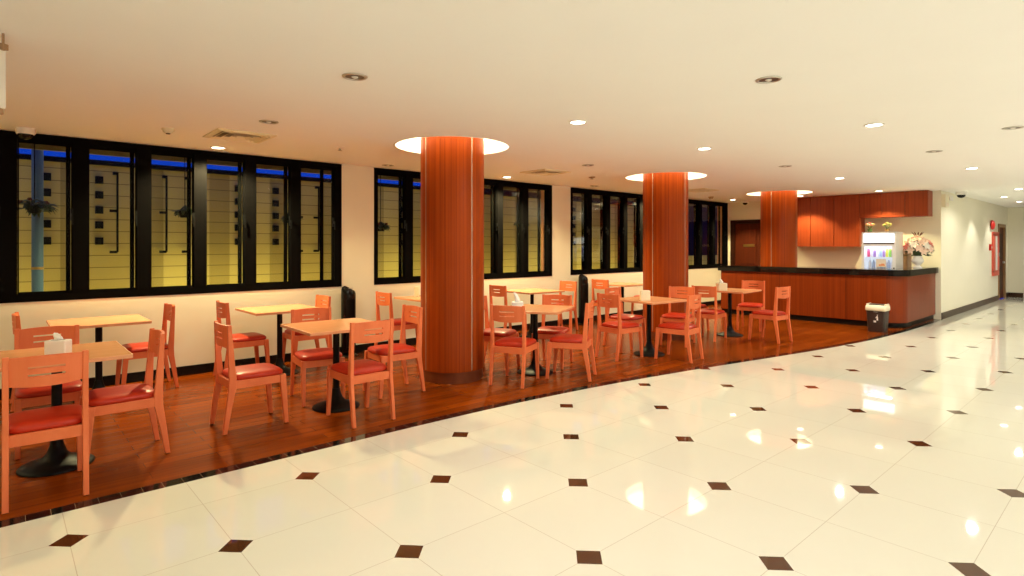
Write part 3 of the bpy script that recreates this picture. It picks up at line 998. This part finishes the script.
tag(o, 'thick black polished countertop running round the counter', 'countertop')

# wall cabinets
def cabinet(y0, y1, z0, label, group, x0=13.60):
    t = thing('wall_cabinet', label, 'cabinet', (x0, y0, z0), 0, group)
    L, H = y1 - y0, CEIL - 0.004 - z0
    MB().box(0.022, BACK_X - x0 - 0.002, 0.001, L - 0.001, 0, H).build('body', M['cabinet'], t)
    MB().box(0, 0.02, 0.005, L - 0.005, 0.0, H - 0.004).build('door', M['cabinet'], t)
cabinet(5.139, 5.56, 1.44, 'tall wall cabinet partly behind the column at the counter', 'tall wall cabinets')
cabinet(4.656, 5.139, 1.44, 'tall wall cabinet in the middle of the three tall ones', 'tall wall cabinets')
cabinet(4.161, 4.656, 1.44, 'tall wall cabinet adjoining the short ones over the fridge', 'tall wall cabinets')
cabinet(3.748, 4.161, 2.045, 'short wall cabinet next to the tall cabinets, over the fridge', 'short wall cabinets')
cabinet(3.347, 3.748, 2.045, 'short wall cabinet, middle one of the three over the fridge', 'short wall cabinets')
cabinet(2.966, 3.347, 2.045, 'short wall cabinet ending the row beside the emergency light wall', 'short wall cabinets')

# ------------------------------------------------------------------ display fridge and what is in it
FX, FY0, FY1, FH, FD = 12.60, 3.245, 3.815, 1.725, 0.46
t = thing('display_fridge', 'glass-door display fridge with lit white header behind the counter', 'fridge', (FX, FY0, 0))
L = FY1 - FY0
b = MB()
b.box(0, FD, 0, 0.03, 0, FH).box(0, FD, L - 0.03, L, 0, FH).box(FD - 0.03, FD, 0.03, L - 0.03, 0, FH).box(0, FD, 0.03, L - 0.03, FH - 0.03, FH).box(0.0, FD, 0.03, L - 0.03, 0, 0.2)
b.build('body', M['steel'] if False else M['white'], t)
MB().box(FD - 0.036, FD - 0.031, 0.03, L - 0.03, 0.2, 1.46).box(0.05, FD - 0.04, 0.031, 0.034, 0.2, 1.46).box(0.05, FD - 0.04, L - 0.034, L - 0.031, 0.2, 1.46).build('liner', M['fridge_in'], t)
MB().box(-0.012, 0.02, 0.035, L - 0.035, 1.525, 1.69).build('header', M['header'], t)
MB().box(-0.006, 0.02, 0.03, L - 0.03, 1.49, 1.515).build('grip_rail', M['dark_steel'], t)
d = MB()
d.box(-0.02, 0.0, 0.0, 0.055, 0.21, 1.49).box(-0.02, 0.0, L - 0.045, L, 0.21, 1.49).box(-0.02, 0.0, 0.05, L - 0.04, 1.455, 1.49).box(-0.02, 0.0, 0.05, L - 0.04, 0.21, 0.26)
dr = d.build('door', M['white'], t)
MB().box(-0.012, -0.006, 0.05, L - 0.04, 0.25, 1.46).build('glass', M['clear'], dr)
MB().box(-0.04, -0.02, 0.015, 0.035, 0.8, 1.05).build('handle', M['dark_steel'], dr)
for z in (0.5, 0.78, 1.03, 1.245):
    MB().box(0.06, FD - 0.05, 0.035, L - 0.035, z - 0.008, z).build('shelf', M['white'], t)
lamp('AREA', (FX + 0.10, FY0 + L / 2, 1.44), 1.6, (0.8, 0.9, 1.0), size=0.4, size_y=0.08, rot=(0, 0, PI / 2))
canc = [('pink', (0.75, 0.10, 0.22)), ('white', (0.85, 0.85, 0.9)), ('violet', (0.42, 0.25, 0.6)), ('white', (0.85, 0.85, 0.9)), ('pale blue', (0.5, 0.62, 0.85)),
        ('violet', (0.42, 0.25, 0.6)), ('yellow', (0.7, 0.65, 0.1)), ('green', (0.25, 0.55, 0.08)), ('red', (0.6, 0.03, 0.05))]
cm = {}
for k, (nm, c) in enumerate(reversed(canc)):
    if nm not in cm:
        cm[nm] = plain('can_' + nm.replace(' ', '_'), c, 0.35)
    o = MB().lathe([(0.020, 0), (0.024, 0.008), (0.024, 0.145), (0.018, 0.158)], n=16).build('drink_can', cm[nm])
    o.location = (FX + 0.13, FY0 + 0.075 + k * 0.052, 1.245)
    ordn = ['at the red end', 'beside the red one', 'two along from the red one', 'three along from the red one', 'in the centre of the row', 'three along from the pink one', 'two along from the pink one', 'beside the pink one', 'at the far end from the red one'][k]
    tag(o, '%s drink can on the upper fridge shelf, %s' % (nm, ordn), 'drink can', 'cans on the upper fridge shelf')
for k in range(7):
    o = MB().lathe([(0.026, 0), (0.028, 0.01), (0.028, 0.10), (0.012, 0.14), (0.012, 0.16)], n=16).build('drink_bottle', cm['pale blue'] if k % 2 else cm['white'])
    o.location = (FX + 0.13, FY0 + 0.085 + k * 0.064, 1.03)
    tag(o, 'pale drink bottle standing on the lower visible fridge shelf behind the notice', 'bottle', 'bottles on the lower fridge shelf')
t = thing('paper_notice', 'small cream notice with orange print stuck on the fridge door', 'notice', (FX - 0.0215, 3.40, 1.055))
MB().box(-0.001, 0.001, 0, 0.165, 0, 0.155).build('sheet', M['paper'], t)
MB().box(-0.002, -0.001, 0.02, 0.12, 0.02, 0.05).box(-0.002, -0.001, 0.03, 0.08, 0.05, 0.065).build('print', M['orange_ink'], t)
o = MB().box(0, 0.3, 0, 0.10, 0, 1.52).box(-0.004, 0, 0.01, 0.09, 0.04, 1.50).build('storage_cabinet', M['brown_box'], None, 0.004)
o.location = (13.3, 3.235, 0)
tag(o, 'narrow taupe cabinet beside the fridge, behind the bouquet', 'cabinet')

def posy(x, y, label, potm, petals, seed):
    rd = random.Random(seed)
    t = thing('potted_flower', label, 'potted flower', (x, y, FH))
    MB().lathe([(0.028, 0), (0.042, 0.05), (0.044, 0.06)], n=16).build('pot', potm, t)
    st = MB()
    for k in range(7):
        a = 2 * PI * k / 7
        e = (0.045 * math.cos(a), 0.045 * math.sin(a), 0.12 + 0.02 * (k % 2))
        st.tube([(0, 0, 0.05), (e[0] * 0.5, e[1] * 0.5, 0.09), e], 0.004, 5)
    st.build('stems', M['leaf2'], t)
    for k in range(9):
        a = 2 * PI * k / 8
        rr = 0.052 if k < 8 else 0
        MB().ball((rr * math.cos(a), rr * math.sin(a), 0.15 + (0.025 if k == 8 else rd.uniform(-0.02, 0.015))), 0.028, 9, 6, (1, 1, 0.75)).build('blossom', petals[k % len(petals)], t)
posy(12.80, 3.735, 'pot of peach and yellow flowers on the fridge, green pot', M['leaf2'], [M['petal_yellow'], M['petal_pale'], M['petal_pink']], 1)
posy(12.80, 3.44, 'pot of lemon yellow flowers on the fridge, tan pot', plain('tan_pot', (0.5, 0.32, 0.12), 0.5), [M['petal_yellow'], plain('lime_petal', (0.55, 0.62, 0.15), 0.6)], 2)

# bouquet in an urn
t = thing('flower_vase', 'white urn holding a big bouquet of pink and cream lilies on the counter', 'flower arrangement', (13.2, 3.045, 1.035))
MB().lathe([(0.075, 0), (0.075, 0.018), (0.045, 0.03), (0.038, 0.05), (0.06, 0.075), (0.095, 0.12), (0.10, 0.155), (0.075, 0.20), (0.07, 0.22), (0.08, 0.23), (0.06, 0.23)], n=32).build('vase', M['white'], t)
rd = random.Random(11)
fo = MB()
def blade(mb, base, dirv, ln, wd):
    d = Vector(dirv).normalized()
    sd = d.cross(Vector((0, 0, 1)))
    if sd.length < 1e-3:
        sd = Vector((1, 0, 0))
    sd.normalize()
    b0 = Vector(base)
    up = sd.cross(d)
    mb.add([b0, b0 + d * ln * 0.5 + sd * wd + up * 0.008, b0 + d * ln, b0 + d * ln * 0.5 - sd * wd + up * 0.008, b0 + d * ln * 0.5 - up * 0.006],
           [(0, 1, 2, 3), (0, 4, 1), (1, 4, 2), (2, 4, 3), (3, 4, 0)])
for k in range(46):
    a = rd.uniform(0, 2 * PI)
    el = rd.uniform(-0.35, 1.2)
    d = (math.cos(a) * math.cos(el), math.sin(a) * math.cos(el), math.sin(el))
    blade(fo, (d[0] * 0.07, d[1] * 0.07, 0.29 + 0.10 * d[2]), d, rd.uniform(0.15, 0.23), 0.024)
fo.tube([(0, 0, 0.19), (0, 0, 0.34)], [0.05, 0.12], 10)
fo.build('foliage', M['leaf'], t)
for k in range(34):
    # points over a dome
    zt = 1 - (k + 0.5) / 34 * 1.25
    a = k * 2.39996
    rr = math.sqrt(max(0, 1 - zt * zt))
    c = Vector((0.22 * rr * math.cos(a), 0.22 * rr * math.sin(a), 0.37 + 0.20 * zt))
    d = (c - Vector((0, 0, 0.34))).normalized()
    mt = [M['petal_pale'], M['petal_pink'], M['petal_pale'], M['petal_white'], M['petal_pale'], M['petal_pale'], M['petal_white']][k % 7]
    f = MB()
    q = d.to_track_quat('Z', 'Y').to_matrix().to_4x4()
    for j in range(6):
        aa = 2 * PI * j / 6
        m = Matrix.Translation(c) @ q @ Matrix.Rotation(aa, 4, 'Z') @ Matrix.Rotation(-0.38, 4, 'Y')
        f.add([(0, 0, 0), (0.045, 0.028, 0.006), (0.092, 0, -0.006), (0.045, -0.028, 0.006), (0.045, 0, -0.008)], [(0, 1, 4), (1, 2, 4), (2, 3, 4), (3, 0, 4), (0, 3, 2, 1)], False, m)
    f.ball(tuple(c + d * 0.01), 0.016, 8, 5)
    f.build('blossom', mt, t)
sp = MB()
for k in range(9):
    a = 2 * PI * k / 9
    blade(sp, (0.03 * math.cos(a), 0.03 * math.sin(a), 0.60), (math.cos(a) * 0.6, math.sin(a) * 0.6, 0.75), 0.12, 0.014)
sp.build('sprig', M['petal_dark'], t)

# ------------------------------------------------------------------ rubbish bin
t = thing('rubbish_bin', 'dark brown swing-lid bin with a cream rim in front of the counter', 'bin', (11.20, 3.15, 0), math.radians(-90))
def rsq(hx, hy, z, r_=0.03):
    pts = []
    for cx_, cy_, a0 in ((hx - r_, hy - r_, 0), (-hx + r_, hy - r_, PI / 2), (-hx + r_, -hy + r_, PI), (hx - r_, -hy + r_, 3 * PI / 2)):
        for k in range(5):
            a = a0 + PI / 2 * k / 4
            pts.append((cx_ + r_ * math.cos(a), cy_ + r_ * math.sin(a), z))
    return pts
MB().loft([rsq(0.125, 0.105, 0), rsq(0.142, 0.13, 0.375)], True).build('body', M['bin'], t)
rm = [rsq(0.146, 0.135, 0.36), rsq(0.155, 0.145, 0.375), rsq(0.15, 0.14, 0.44), rsq(0.135, 0.115, 0.455), rsq(0.118, 0.10, 0.455), rsq(0.118, 0.10, 0.44), rsq(0.13, 0.115, 0.37)]
MB().loft(rm + [rm[0]], True, False).build('rim', M['cream'], t)
for s in (-1, 1):
    MB().box(s * 0.133 - 0.013, s * 0.133 + 0.013, -0.10, 0.10, 0.45, 0.475).build('lid_post', M['cream'], t, 0.008)
MB().loft([rsq(0.118, 0.098, 0.442), rsq(0.117, 0.096, 0.458), rsq(0.115, 0.04, 0.472)], True).build('lid', M['bin'], t)
# white tidy symbol: small figure beside a bin
em = MB()
yy = lambda z: -0.105 - 0.025 * z / 0.375 - 0.0015
def face(poly, z0):
    vs = [(x, yy(z), z) for x, z in poly]
    vb = [(x, yy(z) + 0.003, z) for x, z in poly]
    em.loft([vs, vb])
face([(0.02, 0.29), (0.03, 0.30), (0.04, 0.29), (0.03, 0.28)], 0)
face([(0.0, 0.245), (0.022, 0.275), (0.036, 0.275), (0.04, 0.20), (0.018, 0.20), (0.016, 0.25), (0.004, 0.235)], 0)
face([(-0.03, 0.195), (0.01, 0.195), (0.006, 0.165), (-0.026, 0.165)], 0)
face([(-0.03, 0.345), (0.035, 0.345), (0.035, 0.34), (-0.03, 0.34)], 0)
em.build('tidy_symbol', M['white'], t)

# ------------------------------------------------------------------ doors
r = bpy.data.objects.new('door_1', None)
col.objects.link(r)
r.location = (BACK_X, 0, 0)
struct(r)
f = MB()
f.box(-0.02, 0.2, DY1 - 0.003, DY1 + 0.10, 0, DH + 0.085).box(-0.02, 0.2, DY0 - 0.09, DY0 + 0.003, 0, DH + 0.085).box(-0.02, 0.2, DY0, DY1, DH - 0.003, DH + 0.085)
f.build('casing', M['casing'], r)
lf = MB().box(0.02, 0.06, 6.44, DY1 - 0.01, 0.01, DH - 0.005)
lf = lf.build('leaf', M['door'], r)
pn = MB()
for z0, z1 in ((0.18, 0.85), (1.0, 1.86)):
    pn.box(0.005, 0.022, 6.54, 6.95, z0, z1)
pn.build('raised_panel', M['door'], lf, 0.01)
MB().box(-0.004, 0.006, 6.58, 6.86, 1.44, 1.50).build('name_plate', M['gold'], lf)
MB().box(0.16, 0.19, DY0, 6.44, 0.01, DH - 0.005).build('doorway_dark_sheet', M['casing'], r)  # dark sheet in the open half, standing for the unlit room
MB().box(0.19, 0.2, DY0, DY1, 0.0, DH).build('back_panel', M['black'], r)  # black sheet closing the doorway in place of the room's darkness

r = bpy.data.objects.new('door_2', None)
col.objects.link(r)
r.location = (0, RIGHT_Y, 0)
struct(r)
f = MB()
f.box(RD0 - 0.08, RD0 + 0.005, -0.02, 0.2, 0, RDH + 0.075).box(RD1 - 0.005, RD1 + 0.08, -0.02, 0.2, 0, RDH + 0.075).box(RD0, RD1, -0.02, 0.2, RDH - 0.003, RDH + 0.075)
f.build('casing', wood('tan_door_casing', (0.30, 0.16, 0.07), (0.36, 0.20, 0.09), (10, 10, 1), 0.4), r)
lf = MB().box(RD0 + 0.005, RD1 - 0.005, 0.03, 0.07, 0.005, RDH - 0.005).build('leaf', M['door'], r)
MB().box(RD1 - 0.22, RD1 - 0.06, -0.02, 0.0, 0.98, 1.02).box(RD1 - 0.10, RD1 - 0.06, -0.01, 0.03, 0.97, 1.03).build('handle', M['steel'], lf)
MB().box(RD0 + 0.18, RD1 - 0.18, 0.02, 0.03, 0.25, 0.9).box(RD0 + 0.18, RD1 - 0.18, 0.02, 0.03, 1.1, 1.8).build('raised_panel', M['casing'], lf, 0.006)

# fire fittings on the corridor wall
t = thing('fire_hose_cabinet', 'tall red-framed cabinet with a pale panel on the corridor wall beside the door', 'fire cabinet', (19.20, RIGHT_Y, 0.68))
L, H = 0.75, 1.14
MB().box(0, L, -0.03, 0.0, 0, H).build('body', M['salmon'], t)
f = MB()
f.box(-0.01, L + 0.01, -0.05, -0.03, 0, 0.14).box(-0.01, L + 0.01, -0.05, -0.03, H - 0.10, H).box(-0.01, 0.20, -0.05, -0.03, 0.1, H - 0.05).box(L - 0.20, L + 0.01, -0.05, -0.03, 0.1, H - 0.05)
dr = f.build('door', M['salmon'], t)
MB().box(0.19, L - 0.19, -0.042, -0.034, 0.13, H - 0.09).build('panel', M['white'], dr)
MB().box(L - 0.12, L - 0.06, -0.065, -0.05, 0.5, 0.6).build('latch', M['steel'], dr)
t = thing('alarm_bell', 'round red alarm bell high on the corridor wall', 'alarm bell', (19.05, RIGHT_Y, 1.995))
mt = Matrix.Rotation(PI / 2, 4, 'X')
MB().lathe([(0.12, 0.02), (0.125, 0.04), (0.10, 0.075), (0.04, 0.09)], n=28, mat=mt).build('gong', M['red'], t)
MB().lathe([(0.05, 0.0), (0.05, 0.03)], n=16, mat=mt).build('backplate', M['black'], t)
t = thing('call_point', 'small red fire call point on the corridor wall under the bell', 'fire alarm button', (18.9, RIGHT_Y, 1.42))
MB().box(-0.055, 0.055, -0.05, 0.0, -0.08, 0.08).build('housing', M['red'], t, 0.006)
MB().box(-0.035, 0.035, -0.053, -0.049, -0.03, 0.03).build('glass_window', M['white'], t)
o = MB().box(0, 0.5, -0.32, 0, 0.40, 0.45).box(0.02, 0.06, -0.30, -0.02, 0, 0.40).box(0.44, 0.48, -0.30, -0.02, 0, 0.40).box(0, 0.5, -0.05, 0, 0.45, 0.8).build('wooden_bench', M['chair'], None, 0.004)
o.location = (22.4, EY, 0)
tag(o, 'orange wooden bench by the wall at the end of the corridor', 'bench')
